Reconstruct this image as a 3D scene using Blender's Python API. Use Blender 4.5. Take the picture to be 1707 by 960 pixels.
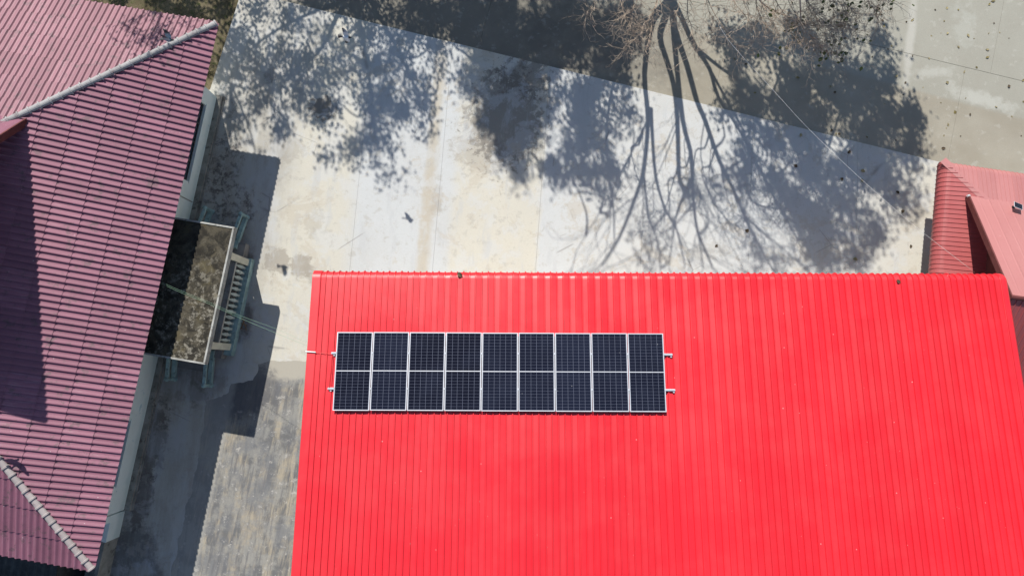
import bpy, bmesh, math, random
from mathutils import Vector, Matrix, noise as mnoise
random.seed(7)
R = math.radians
for o in list(bpy.data.objects): bpy.data.objects.remove(o)
scn = bpy.context.scene
COL = scn.collection

# ------------------------------------------------------------------ camera, sky, sun, exposure
CAM_H, TILT, FPX = 26.0, R(6.5), 1150.0
cd = bpy.data.cameras.new('camera'); cam = bpy.data.objects.new('camera', cd); COL.objects.link(cam)
cam.location = (0, 0, CAM_H); cam.rotation_euler = (TILT, 0, 0)
cd.sensor_width = 36; cd.lens = 36*FPX/1707; cd.clip_start = .1; cd.clip_end = 2000
scn.camera = cam
SV = Vector((.273, -.977, -1))                      # where a metre of height throws its shadow
world = bpy.data.worlds.new('World'); scn.world = world; world.use_nodes = True
wn = world.node_tree
sky = wn.nodes.new('ShaderNodeTexSky'); sky.sky_type = 'NISHITA'; sky.sun_disc = False
sky.sun_elevation = R(44.6); sky.sun_rotation = math.atan2(-.273, .977)
sky.air_density = 1.2; sky.dust_density = .4; sky.ozone_density = 1.6
bg = wn.nodes['Background']; bg.inputs[1].default_value = .094
wn.links.new(sky.outputs[0], bg.inputs[0])
sd = bpy.data.lights.new('sun', 'SUN'); sun = bpy.data.objects.new('sun', sd); COL.objects.link(sun)
sd.energy = 5.0; sd.angle = R(.53); sd.color = (1, .955, .88)
sun.rotation_euler = SV.to_track_quat('-Z', 'Y').to_euler(); sun.location = (-8, 28, 30)
vs = scn.view_settings
vs.view_transform = 'Standard'; vs.look = 'None'; vs.gamma = 1; vs.use_curve_mapping = False
vs.exposure = .40

# ------------------------------------------------------------------ helpers
ct, st = math.cos(TILT), math.sin(TILT)
def ray(x, y):
    a = (x-853.5)/FPX; b = (480-y)/FPX
    return Vector((a, b*ct+st, b*st-ct))
def P(x, y, z):                                      # survey point of the photograph at a known height
    d = ray(x, y); return Vector((0, 0, CAM_H)) + d*((z-CAM_H)/d.z)
def on_plane(x, y, p, n):
    d = ray(x, y); c = Vector((0, 0, CAM_H)); return c + d*(((p-c).dot(n))/d.dot(n))
def in_frame(p, m=0):
    d = p-Vector((0, 0, CAM_H)); w = d.dot(Vector((0, st, -ct)))
    x = 853.5+FPX*d.x/w; y = 480-FPX*d.dot(Vector((0, ct, st)))/w
    return -m < x < 1707+m and -m < y < 960+m

class MB:
    def __init__(s): s.v = []; s.f = []
    def add(s, vs_, fs):
        o = len(s.v); s.v += [tuple(v) for v in vs_]; s.f += [tuple(i+o for i in f) for f in fs]; return s
    def box(s, c, e, ax=None):
        ax = ax or (Vector((1,0,0)), Vector((0,1,0)), Vector((0,0,1)))
        c = Vector(c); q = []
        for k in (-1, 1):
            for j in (-1, 1):
                for i in (-1, 1): q.append(c+ax[0]*(i*e[0]/2)+ax[1]*(j*e[1]/2)+ax[2]*(k*e[2]/2))
        fs = [(0,2,3,1),(4,5,7,6),(0,1,5,4),(2,6,7,3),(0,4,6,2),(1,3,7,5)]
        if ax[0].cross(ax[1]).dot(ax[2]) < 0: fs = [f[::-1] for f in fs]
        return s.add(q, fs)
    def bar(s, a, b, w, h):                          # box between two points
        a, b = Vector(a), Vector(b); d = (b-a); L = d.length; d.normalize()
        x = d.cross(Vector((0,0,1)))
        if x.length < 1e-3: x = Vector((1,0,0))
        x.normalize(); z = x.cross(d)
        return s.box((a+b)/2, (w, L, h), (x, d, z))
    def tube(s, pts, rad, n=6, cap=True):
        pts = [Vector(p) for p in pts]
        if not isinstance(rad, (list, tuple)): rad = [rad]*len(pts)
        rings = []; o = len(s.v)
        for i, p in enumerate(pts):
            d = (pts[min(i+1, len(pts)-1)]-pts[max(i-1, 0)]).normalized()
            r = Vector((0,0,1)) if abs(d.z) < .9 else Vector((1,0,0))
            x = d.cross(r).normalized(); y = x.cross(d)
            for k in range(n):
                t = 2*math.pi*k/n
                s.v.append(tuple(p+x*(math.cos(t)*rad[i])+y*(math.sin(t)*rad[i])))
        for i in range(len(pts)-1):
            for k in range(n):
                a = o+i*n+k; b = o+i*n+(k+1) % n
                s.f.append((a, a+n, b+n, b))
        if cap:
            s.f.append(tuple(o+k for k in range(n))); e = o+(len(pts)-1)*n
            s.f.append(tuple(e+n-1-k for k in range(n)))
        return s
    def lathe(s, c, prof, n=10):
        c = Vector(c); o = len(s.v)
        for r, z in prof:
            for k in range(n):
                t = 2*math.pi*k/n; s.v.append((c.x+r*math.cos(t), c.y+r*math.sin(t), c.z+z))
        for i in range(len(prof)-1):
            for k in range(n):
                a = o+i*n+k; b = o+i*n+(k+1) % n; s.f.append((a, b, b+n, a+n))
        s.f.append(tuple(o+n-1-k for k in range(n))); e = o+(len(prof)-1)*n; s.f.append(tuple(e+k for k in range(n)))
        return s
    def prism(s, poly, z0, z1):
        n = len(poly); a = sum(poly[i][0]*poly[(i+1) % n][1]-poly[(i+1) % n][0]*poly[i][1] for i in range(n))
        if a < 0: poly = poly[::-1]
        vs_ = [(p[0], p[1], z0) for p in poly]+[(p[0], p[1], z1) for p in poly]
        fs = [tuple(range(n-1, -1, -1)), tuple(range(n, 2*n))]+[(i, (i+1) % n, n+(i+1) % n, n+i) for i in range(n)]
        return s.add(vs_, fs)
    def mesh(s, name, mat, smooth=False):
        m = bpy.data.meshes.new(name); m.from_pydata(s.v, [], s.f); m.update()
        if mat: m.materials.append(mat)
        if smooth: m.polygons.foreach_set('use_smooth', [True]*len(m.polygons))
        return m
    def build(s, name, mat, parent=None, smooth=False):
        return put(name, s.mesh(name, mat, smooth), parent)
def put(name, mesh, parent=None, mw=None):
    o = bpy.data.objects.new(name, mesh); COL.objects.link(o)
    if parent:
        o.parent = parent
        o.matrix_parent_inverse = Matrix.Translation(-parent.location) if parent.parent is None else parent.matrix_basis.inverted()
    if mw is not None: o.matrix_basis = mw
    return o
def tag(o, label=None, cat=None, group=None, kind=None):
    if label: o['label'] = label
    if cat: o['category'] = cat
    if group: o['group'] = group
    if kind: o['kind'] = kind
    return o
def thing(name, loc, label, cat, group=None):
    o = bpy.data.objects.new(name, None); COL.objects.link(o); o.location = loc; o.empty_display_size = .3
    return tag(o, label, cat, group)
def single(name, mb, mat, label, cat, group=None, smooth=False):   # one-mesh thing, origin at its centre
    c = sum((Vector(v) for v in mb.v), Vector())/len(mb.v)
    mb.v = [tuple(Vector(v)-c) for v in mb.v]
    o = put(name, mb.mesh(name, mat, smooth)); o.location = c
    return tag(o, label, cat, group)
def clip_mesh(name, mb, mat, planes, smooth=False, mw=None):
    bm = bmesh.new(); vs_ = [bm.verts.new(mw @ Vector(v) if mw else v) for v in mb.v]
    for f in mb.f: bm.faces.new([vs_[i] for i in f])
    for co, no in planes:
        bmesh.ops.bisect_plane(bm, geom=bm.verts[:]+bm.edges[:]+bm.faces[:], plane_co=co, plane_no=no, clear_outer=True)
    if not bm.faces: bm.free(); return None
    m = bpy.data.meshes.new(name); bm.to_mesh(m); bm.free(); m.materials.append(mat)
    if smooth: m.polygons.foreach_set('use_smooth', [True]*len(m.polygons))
    return m

# ------------------------------------------------------------------ materials
class NT:
    def __init__(s, name, rough=.8, spec=.3):
        s.m = bpy.data.materials.new(name); s.m.use_nodes = True; s.t = s.m.node_tree
        s.b = s.t.nodes['Principled BSDF']; s.set('Roughness', rough); s.set('Specular IOR Level', spec)
        s.pos = s.n('ShaderNodeNewGeometry').outputs['Position']
    def n(s, k): return s.t.nodes.new(k)
    def l(s, a, b): s.t.links.new(a, b)
    def put(s, sock, v):
        if isinstance(v, bpy.types.NodeSocket): s.l(v, sock)
        elif isinstance(v, (tuple, list)) and sock.type == 'RGBA': sock.default_value = (*v, 1) if len(v) == 3 else v
        else: sock.default_value = v
    def set(s, k, v): s.put(s.b.inputs[k], v)
    def map(s, loc=(0,0,0), rot=0, sc=(1,1,1), vec=None):
        q = s.n('ShaderNodeMapping'); q.vector_type = 'TEXTURE'; s.l(vec or s.pos, q.inputs[0])
        q.inputs[1].default_value = loc; q.inputs[2].default_value = (0, 0, rot) if not isinstance(rot, tuple) else rot; q.inputs[3].default_value = sc
        return q.outputs[0]
    def noise(s, scale, detail=4, rough=.55, vec=None, dist=0):
        q = s.n('ShaderNodeTexNoise'); s.l(vec or s.pos, q.inputs['Vector']); q.inputs['Scale'].default_value = scale
        q.inputs['Detail'].default_value = detail; q.inputs['Roughness'].default_value = rough; q.inputs['Distortion'].default_value = dist
        return q.outputs[0]
    def vor(s, scale, vec=None, feat='F1'):
        q = s.n('ShaderNodeTexVoronoi'); q.feature = feat; s.l(vec or s.pos, q.inputs['Vector']); q.inputs['Scale'].default_value = scale
        return q
    def mr(s, v, a, b, c=0, d=1):
        q = s.n('ShaderNodeMapRange'); q.interpolation_type = 'SMOOTHSTEP'; s.l(v, q.inputs[0])
        for i, k in enumerate((a, b, c, d)): q.inputs[i+1].default_value = k
        return q.outputs[0]
    def math(s, op, a, b=0.0):
        q = s.n('ShaderNodeMath'); q.operation = op; s.put(q.inputs[0], a); s.put(q.inputs[1], b); return q.outputs[0]
    def mix(s, fac, a, b, mode='MIX'):
        q = s.n('ShaderNodeMix'); q.data_type = 'RGBA'; q.blend_type = mode
        s.put(q.inputs[0], fac); s.put(q.inputs[6], a); s.put(q.inputs[7], b); return q.outputs[2]
    def ramp(s, v, stops, interp='LINEAR'):
        q = s.n('ShaderNodeValToRGB'); s.l(v, q.inputs[0]); e = q.color_ramp.elements; q.color_ramp.interpolation = interp
        for i, (p, c) in enumerate(stops):
            k = e[i] if i < 2 else e.new(p)
            k.position = p; k.color = (*c, 1)
        return q.outputs[0]
    def sep(s, vec=None):
        q = s.n('ShaderNodeSeparateXYZ'); s.l(vec or s.pos, q.inputs[0]); return q.outputs
    def rnd(s): return s.n('ShaderNodeObjectInfo').outputs['Random']
    def len(s, v):
        q = s.n('ShaderNodeVectorMath'); q.operation = 'LENGTH'; s.l(v, q.inputs[0]); return q.outputs['Value']
    def blot(s, c, r, rot=0, nz=None, amp=.6, soft=.25):          # a stain or painted shade patch with a ragged outline
        d = s.len(s.map((c[0], c[1], 0), rot, (r[0], r[1], 50)))
        d = s.math('ADD', d, s.math('MULTIPLY', s.math('SUBTRACT', nz, .5), amp*2))
        return s.mr(d, 1-soft, 1+soft, 1, 0)
    def bump(s, h, strength=.3, dist=.01):
        q = s.n('ShaderNodeBump'); q.inputs['Strength'].default_value = strength; q.inputs['Distance'].default_value = dist
        s.l(h, q.inputs['Height']); s.l(q.outputs[0], s.b.inputs['Normal'])
def simple(name, col, rough=.75, var=.15, scale=4, spec=.3, bump=0, dirt=None, metal=0):
    k = NT(name, rough, spec)
    n1 = k.noise(scale, 5)
    c = k.mix(k.mr(n1, .3, .7), tuple(x*(1-var) for x in col), tuple(min(1, x*(1+var)) for x in col))
    if dirt: c = k.mix(k.math('MULTIPLY', k.mr(k.noise(scale*2.3, 6, .65), .52, .7), dirt[3]), c, dirt[:3])
    k.set('Base Color', c); k.set('Metallic', metal)
    if bump: k.bump(k.noise(scale*12, 4), bump)
    return k.m
def gp(x, y): p = P(x, y, 0); return (p.x, p.y)

def concrete_yard():
    k = NT('yard_concrete', .85, .2)
    big = k.noise(.45, 5, .6); med = k.noise(2.2, 6, .62); fine = k.noise(14, 5, .7); sharp = k.noise(1.3, 8, .72)
    sx = k.sep()
    lane = k.math('ADD', k.math('SUBTRACT', sx[0], k.math('MULTIPLY', sx[1], .075)), k.math('MULTIPLY', k.math('SUBTRACT', med, .5), .35))
    f = k.mr(lane, -14, 18); k.t.nodes[-1].interpolation_type = 'LINEAR'
    q = lambda x: (x+14)/32
    cream, blue, tan = (.485, .465, .400), (.455, .470, .472), (.405, .372, .31)
    base = k.ramp(f, [(0, cream), (q(-6.9), cream), (q(-6.3), blue), (q(-4.0), blue), (q(-3.85), tan), (q(-3.55), tan), (q(-3.45), blue),
                      (q(-2.9), blue), (q(-2.6), cream), (q(.55), cream), (q(.75), blue), (q(4), (.475, .48, .465)), (q(9), blue), (q(16), cream)])
    c = k.mix(k.mr(big, .35, .7, 0, .35), base, (.41, .40, .37))
    c = k.mix(k.mr(fine, .45, .8, 0, .22), c, (.29, .28, .26))
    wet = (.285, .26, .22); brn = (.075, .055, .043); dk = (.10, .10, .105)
    small = k.noise(3.6, 8, .72, dist=.4); spk = k.noise(3.2, 9, .8, dist=.3); spm = k.mr(spk, .47, .56)
    for (x, y), r, rot, col, amp, fac, md in [((462, 434), (.5, .5), .2, wet, 1.5, .8, 1), ((503, 443), (.45, .45), 0, wet, 1.2, .85, 1), ((800, 258), (1.1, .7), -.4, wet, 1.5, .5, 1),
            ((728, 335), (.22, .6), -.1, wet, .8, .55, 1), ((525, 372), (.35, .6), 0, wet, 2.2, .35, 1), ((520, 455), (.25, .5), .3, wet, 1.2, .6, 1),
            ((1180, 420), (.9, .3), .2, wet, 1.8, .3, 1), ((842, 195), (1.45, 1.9), 0, (.105, .092, .08), 1.6, .62, 1), ((875, 130), (1.0, .8), 0, (.105, .092, .08), 1.6, .6, 1),  # last two: dense tree's shade painted into the slab colour
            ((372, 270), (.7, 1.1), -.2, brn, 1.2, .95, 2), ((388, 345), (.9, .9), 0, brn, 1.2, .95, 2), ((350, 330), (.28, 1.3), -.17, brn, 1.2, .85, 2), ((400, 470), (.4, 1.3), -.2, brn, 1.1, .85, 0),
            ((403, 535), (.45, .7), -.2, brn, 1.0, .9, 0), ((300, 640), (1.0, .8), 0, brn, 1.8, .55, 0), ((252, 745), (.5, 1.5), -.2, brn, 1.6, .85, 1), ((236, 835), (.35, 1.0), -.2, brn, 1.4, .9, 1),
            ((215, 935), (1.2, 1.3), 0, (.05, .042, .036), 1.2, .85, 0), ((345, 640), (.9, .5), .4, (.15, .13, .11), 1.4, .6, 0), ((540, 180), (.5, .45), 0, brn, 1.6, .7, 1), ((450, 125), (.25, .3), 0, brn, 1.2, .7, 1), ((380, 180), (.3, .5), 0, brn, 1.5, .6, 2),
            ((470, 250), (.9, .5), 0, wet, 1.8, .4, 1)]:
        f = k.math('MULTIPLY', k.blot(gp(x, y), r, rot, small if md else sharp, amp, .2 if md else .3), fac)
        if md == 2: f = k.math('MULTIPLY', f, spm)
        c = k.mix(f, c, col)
    p1 = k.noise(.9, 9, .7, dist=.3); p2 = k.noise(2.4, 9, .74); p3 = k.noise(1.7, 9, .7, k.map(rot=-.08, sc=(1, 4.5, 1))); grit = k.noise(45, 3, .8)
    c = k.mix(k.mr(p1, .50, .57, 0, .42), c, (.47, .485, .49))
    c = k.mix(k.mr(p2, .55, .61, 0, .5), c, (.34, .325, .29))
    c = k.mix(k.mr(p3, .53, .63, 0, .45), c, (.39, .40, .405))
    c = k.mix(k.mr(k.noise(.55, 10, .75, dist=.5), .55, .59, 0, .42), c, (.39, .345, .275))
    c = k.mix(k.mr(grit, .42, .75, 0, .35), c, (.24, .23, .21))
    # the strip behind the house: greyer, darker concrete
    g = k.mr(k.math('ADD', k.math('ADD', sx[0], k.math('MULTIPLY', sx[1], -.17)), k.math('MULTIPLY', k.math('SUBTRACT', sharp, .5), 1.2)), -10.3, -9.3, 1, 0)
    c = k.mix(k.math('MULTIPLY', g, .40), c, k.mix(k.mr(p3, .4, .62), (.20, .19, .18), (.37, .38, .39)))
    # cracks and scratches
    cr = k.vor(.55, k.map(sc=(1, 1, 1), vec=None), 'DISTANCE_TO_EDGE').outputs[0]
    crk = k.math('MULTIPLY', k.mr(cr, .0, .012, 1, 0), k.mr(k.noise(.7, 2), .55, .66))
    c = k.mix(k.math('MULTIPLY', crk, .6), c, (.2, .19, .18))
    sp = k.math('MULTIPLY', k.mr(k.vor(5).outputs[0], .03, .09, 1, 0), k.mr(k.noise(1.1, 3), .5, .62))
    c = k.mix(k.math('MULTIPLY', sp, .6), c, (.15, .12, .09))
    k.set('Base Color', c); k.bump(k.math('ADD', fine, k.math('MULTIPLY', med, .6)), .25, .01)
    return k.m
def concrete_road():
    k = NT('road_concrete', .9, .2)
    big = k.noise(.35, 5, .6); med = k.noise(1.6, 6, .65); fine = k.noise(18, 5, .7)
    c = k.mix(k.mr(big, .35, .65), (.262, .238, .188), (.31, .288, .235))
    sx = k.sep()
    far = k.mr(k.math('ADD', sx[1], k.math('MULTIPLY', sx[0], .28)), 15.1, 15.3)      # second pour, greyer
    c = k.mix(k.math('MULTIPLY', far, .55), c, (.30, .305, .27))
    c = k.mix(k.mr(med, .5, .75, 0, .4), c, (.27, .25, .21))
    c = k.mix(k.mr(fine, .45, .8, 0, .3), c, (.2, .19, .165))
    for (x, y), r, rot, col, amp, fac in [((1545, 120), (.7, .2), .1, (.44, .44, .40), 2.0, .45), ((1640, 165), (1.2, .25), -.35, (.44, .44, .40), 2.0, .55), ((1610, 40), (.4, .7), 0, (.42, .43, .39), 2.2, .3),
            ((1518, 70), (.16, 1.9), -.16, (.42, .41, .37), .6, .7), ((740, 40), (6.5, 2.4), -.24, (.115, .108, .095), .9, .62), ((1000, 60), (3.5, 1.8), -.24, (.115, .108, .095), .9, .5)]:  # two big dark patches: tree shade deepened in the road colour
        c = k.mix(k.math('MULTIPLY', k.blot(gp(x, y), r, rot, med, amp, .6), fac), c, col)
    c = k.mix(k.mr(k.noise(45, 3, .8), .42, .75, 0, .4), c, (.17, .16, .135)); c = k.mix(k.mr(k.noise(2.6, 9, .75), .56, .63, 0, .3), c, (.40, .39, .35))
    sp = k.math('MULTIPLY', k.mr(k.vor(6).outputs[0], .03, .08, 1, 0), k.mr(k.noise(1.3, 3), .48, .6))
    c = k.mix(k.math('MULTIPLY', sp, .5), c, (.14, .12, .08))
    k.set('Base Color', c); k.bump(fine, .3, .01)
    return k.m
def concrete_worn():
    k = NT('worn_concrete', .9, .2)
    v = k.map(rot=-.13, sc=(1, 7, 1)); st1 = k.noise(2.6, 8, .7, v); st2 = k.noise(7, 6, .7, k.map(rot=-.16, sc=(1, 11, 1)))
    med = k.noise(1.4, 7, .7); fine = k.noise(16, 5, .75); sh = k.noise(3.2, 9, .75, dist=0)
    c = k.mix(k.mr(st1, .40, .56), (.30, .265, .205), (.12, .12, .12))
    c = k.mix(k.mr(med, .42, .58, 0, .8), c, (.25, .245, .225))
    c = k.mix(k.mr(k.noise(.8, 6, .7), .46, .60, 0, .7), c, (.135, .14, .15))
    c = k.mix(k.mr(st2, .50, .64, 0, .7), c, (.11, .11, .115))
    c = k.mix(k.mr(sh, .56, .64, 0, .6), c, (.42, .40, .36))
    c = k.mix(k.mr(fine, .5, .8, 0, .5), c, (.12, .115, .105))
    c = k.mix(k.blot(gp(470, 612), (2.2, .45), 0, sh, .6), c, (.33, .31, .265))
    c = k.mix(k.math('MULTIPLY', k.blot(gp(405, 650), (1.2, 1.0), .3, sh, .7), .8), c, (.10, .10, .105))
    sx = k.sep()
    lft = k.mr(k.math('ADD', k.math('ADD', sx[0], k.math('MULTIPLY', sx[1], -.17)), k.math('MULTIPLY', k.math('SUBTRACT', sh, .5), .5)), -10.35, -10.05, 1, 0)
    c = k.mix(k.math('MULTIPLY', lft, .45), c, (.38, .375, .345))
    k.set('Base Color', c); k.bump(k.math('ADD', fine, st2), .4, .012)
    return k.m
def soil():
    k = NT('soil', .95, .1)
    a = k.noise(1.2, 6, .7); b = k.noise(6, 6, .7); f_ = k.noise(30, 4, .7)
    c = k.mix(k.mr(a, .4, .6), (.09, .075, .045), (.15, .125, .08))
    c = k.mix(k.mr(b, .5, .65), c, (.06, .07, .028)); c = k.mix(k.mr(f_, .5, .75, 0, .6), c, (.05, .04, .025))
    k.set('Base Color', c); k.bump(f_, .6, .03); return k.m
def tile_mat(name, col, pale, dark):
    k = NT(name, .62, .35)
    r = k.rnd(); med = k.noise(1.1, 6, .65); fine = k.noise(16, 5, .7)
    o = k.n('ShaderNodeTexCoord').outputs['Object']
    stv = k.noise(1, 5, .65, k.map(sc=(.05, .9, .5), vec=o))
    c = k.mix(k.mr(r, 0, 1), tuple(x*.90 for x in col), tuple(x*1.09 for x in col))
    c = k.mix(k.mr(k.math('ADD', stv, k.math('MULTIPLY', k.math('SUBTRACT', r, .5), .10)), .55, .74, 0, .5), c, pale)
    c = k.mix(k.math('MULTIPLY', k.mr(k.noise(2.6, 8, .76), .54, .63), .6), c, dark)
    c = k.mix(k.mr(med, .5, .72, 0, .25), c, tuple(x*.6 for x in col))
    c = k.mix(k.mr(fine, .5, .8, 0, .2), c, tuple(x*.5 for x in col))
    sp = k.math('MULTIPLY', k.mr(k.vor(3.1).outputs[0], .02, .05, 1, 0), .8)
    c = k.mix(sp, c, (.55, .5, .5))
    k.set('Base Color', c); k.bump(fine, .15, .004); return k.m
def metal_paint(name, col, rough, dust, spec=.5, speck=.5, fade=.1):
    k = NT(name, rough, spec)
    med = k.noise(.6, 5, .6); fine = k.noise(40, 3, .6); r = k.rnd()
    c = k.mix(k.mr(r, 0, 1), tuple(x*(1-fade) for x in col), tuple(min(1, x*(1+fade)) for x in col))
    c = k.mix(k.mr(med, .4, .7, 0, .08), c, dust)
    c = k.mix(k.mr(k.noise(2.2, 7, .75, k.map(sc=(.22, 3.5, 1))), .52, .72, 0, .13), c, dust); c = k.mix(k.mr(k.noise(3, 6, .7, k.map(sc=(.3, 2.0, 1))), .55, .75, 0, .18), c, tuple(x*.6 for x in col))
    vo = k.vor(1.6); sp = k.math('MULTIPLY', k.mr(vo.outputs[0], .022, .04, 1, 0), speck)
    sp2 = k.math('MULTIPLY', k.mr(k.vor(4.3).outputs[0], .03, .06, 1, 0), k.math('MULTIPLY', k.mr(k.noise(.8, 3), .52, .62), speck))
    c = k.mix(sp, c, (.75, .6, .58)); c = k.mix(sp2, c, (.75, .5, .48))
    k.set('Base Color', c); k.set('Roughness', k.mr(med, .3, .7, rough*.85, rough*1.2)); k.bump(fine, .03, .002); return k.m
def mossy():
    k = NT('mossy_concrete', .95, .15)
    a = k.noise(2.2, 8, .72, dist=.5); b = k.noise(6, 8, .75); f_ = k.noise(30, 4, .7); sx = k.sep()
    c = k.mix(k.mr(a, .4, .6), (.024, .022, .018), (.075, .066, .048))
    south = k.mr(sx[1], 2.2, 4.6, 1, 0)
    c = k.mix(k.math('MULTIPLY', k.mr(b, .5, .62), k.math('ADD', k.math('MULTIPLY', south, .6), .04)), c, (.30, .28, .23))
    c = k.mix(k.mr(k.noise(1.1, 5, .7), .52, .66, 0, .5), c, (.10, .082, .04))
    c = k.mix(k.mr(f_, .5, .75, 0, .7), c, (.025, .024, .02))
    k.set('Base Color', c); k.bump(k.math('ADD', b, f_), .6, .02); return k.m
def wall_mat():
    k = NT('mint_wall', .85, .2)
    z = k.sep()[2]; n = k.noise(1.8, 6, .65)
    c = k.mix(k.mr(n, .4, .7, 0, .5), (.80, .86, .82), (.72, .76, .70))
    low = k.mr(k.math('ADD', z, k.math('MULTIPLY', k.math('SUBTRACT', n, .5), 1.0)), .2, .55, 1, 0)
    c = k.mix(k.math('MULTIPLY', low, .45), c, (.45, .56, .53))
    c = k.mix(k.math('MULTIPLY', k.mr(k.noise(2.7, 5, .6), .64, .70), .4), c, (.16, .38, .45))
    k.set('Base Color', c); return k.m
def leaf_mat(name, a, b):
    k = NT(name, .55, .4); r = k.noise(3.1, 2); c = k.mix(k.mr(r, .35, .65), a, b); k.set('Base Color', c)
    tr = k.n('ShaderNodeBsdfTranslucent'); k.put(tr.inputs[0], tuple(x*1.1 for x in b)); ms = k.n('ShaderNodeMixShader'); ms.inputs[0].default_value = .22
    k.l(k.b.outputs[0], ms.inputs[1]); k.l(tr.outputs[0], ms.inputs[2]); k.l(ms.outputs[0], k.t.nodes['Material Output'].inputs[0]); return k.m

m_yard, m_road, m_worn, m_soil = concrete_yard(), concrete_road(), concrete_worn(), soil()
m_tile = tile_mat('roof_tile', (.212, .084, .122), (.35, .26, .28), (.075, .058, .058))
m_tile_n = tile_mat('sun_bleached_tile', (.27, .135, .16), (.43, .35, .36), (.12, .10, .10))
m_cap = tile_mat('hip_cap', (.27, .265, .265), (.42, .43, .42), (.14, .10, .11))
m_cap2 = tile_mat('hip_cap_pink', (.33, .29, .28), (.46, .44, .42), (.22, .10, .12))
m_red = metal_paint('red_steel', (.60, .015, .025), .40, (.58, .06, .062), .5, .25, .06)
m_rose = metal_paint('rose_steel', (.33, .075, .075), .42, (.44, .20, .19), .4, .5, .08)
m_rose2 = metal_paint('rose_steel_faded', (.36, .145, .14), .45, (.46, .25, .24), .4, .2, .05)
m_maroon = simple('maroon_fascia', (.11, .03, .028), .6)
m_wall = wall_mat(); m_moss = mossy()
m_trimc = simple('pale_concrete_edge', (.31, .31, .29), .85, .2, 3, dirt=(.12, .11, .09, .8), bump=.3)
m_plinth = simple('dirty_plinth', (.27, .26, .23), .9, .25, 2, dirt=(.09, .075, .06, .8), bump=.3)
m_teal = simple('teal_painted_concrete', (.25, .36, .36), .8, .2, 3, dirt=(.10, .12, .11, .75), bump=.2)
m_cream = simple('cream_plaster', (.56, .54, .44), .8, .1, 3, dirt=(.3, .28, .22, .5))
m_floor = simple('porch_floor', (.22, .21, .2), .8, .2, 3)
m_darkglass = simple('dark_glass', (.010, .011, .012), .25, .1, 1, .2)
m_woodframe = simple('window_frame_paint', (.06, .06, .06), .6)
m_under = simple('roof_underside', (.12, .05, .06), .8)
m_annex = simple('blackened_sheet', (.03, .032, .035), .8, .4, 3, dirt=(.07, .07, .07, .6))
m_white = simple('white_wall', (.6, .58, .53), .85, .08, 2)
m_alu = simple('aluminium', (.60, .61, .63), .38, .05, 5, .5, metal=.35)
m_sheet = simple('white_backsheet', (.105, .115, .155), .25, .05, 5, .5)
m_bark = simple('bark', (.16, .135, .105), .9, .3, 6, bump=.5)
m_twig = simple('twig_bark', (.33, .265, .205), .85, .3, 5)
m_leaf = leaf_mat('leaf_green', (.035, .055, .014), (.075, .095, .022))
m_leaf2 = leaf_mat('leaf_dark', (.025, .042, .014), (.05, .07, .02))
m_dry = simple('dry_leaf', (.19, .155, .06), .8, .45, 9); m_dry2 = simple('brown_leaf', (.07, .05, .03), .85, .35, 9)
m_grass = simple('dry_grass', (.17, .145, .07), .9, .4, 3)
m_wood = simple('weathered_wood', (.22, .12, .055), .8, .25, 8)
m_cable_w = simple('white_cable', (.75, .74, .7), .6, .05); m_cable_g = simple('green_cable', (.22, .36, .25), .5, .1)
m_cable_r = simple('red_cable', (.5, .03, .03), .5, .1); m_black = simple('black_plastic', (.015, .015, .016), .5)
def cell_mat():
    k = NT('solar_cell', .12, .16); r = k.rnd()
    c = k.mix(k.mr(r, 0, 1), (.006, .0065, .013), (.010, .012, .024))
    c = k.mix(k.mr(k.noise(.9, 5, .6), .4, .75, 0, .35), c, (.02, .024, .042))
    c = k.mix(k.math('MULTIPLY', k.mr(k.vor(2.2).outputs[0], .018, .03, 1, 0), .6), c, (.4, .4, .4))
    k.set('Base Color', c); return k.m
m_cell = cell_mat()
def bird_mat():
    k = NT('pigeon_feathers', .7, .3)
    at = k.n('ShaderNodeAttribute'); at.attribute_name = 'tint'; k.set('Base Color', at.outputs[0]); return k.m
m_bird = bird_mat()

# ------------------------------------------------------------------ ground, yard, road
g_ = MB(); g_.add([(-600,-600,-.14),(600,-600,-.14),(600,600,-.14),(-600,600,-.14)], [(0,1,2,3)]); tag(g_.build('ground', m_soil), kind='structure')
def clip_poly(poly, co, no):
    out = []; n = len(poly)
    for i in range(n):
        a, b = Vector(poly[i]), Vector(poly[(i+1) % n]); da = (a-Vector(co)).dot(Vector(no)); db = (b-Vector(co)).dot(Vector(no))
        if da <= 0: out.append(tuple(a))
        if da*db < 0: out.append(tuple(a+(b-a)*(da/(da-db))))
    return out
E0, E1 = Vector(gp(465, 0)), Vector(gp(1565, 270)); ed = (E1-E0).normalized(); en = Vector((-ed.y, ed.x))   # yard/road edge, en points to the road
yard_poly = [tuple(E0-ed*1.55), tuple(E1+ed*14), (E1.x+14, -26), (-26, -26), (-26, 9.5), gp(350, 150)]
yard = put('yard', None); tag(yard, kind='structure')
cuts = [-40, -6.45, -3.3, .62, 4.6, 8.7, 12.8, 60]
for a, b in zip(cuts[:-1], cuts[1:]):
    nx = Vector((1, -.075)); po = clip_poly(yard_poly, (b-.003, 0), nx); po = clip_poly(po, (a+.003, 0), -nx)
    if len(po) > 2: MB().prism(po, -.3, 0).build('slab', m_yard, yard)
worn = [gp(340, 700), gp(344, 668), gp(378, 658), gp(388, 640), gp(422, 634), gp(432, 606), gp(470, 601), (-4.5, .3), (-4.5, -12), gp(262, 1060), gp(285, 960), gp(318, 820), gp(334, 745)]
wj = []
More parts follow.
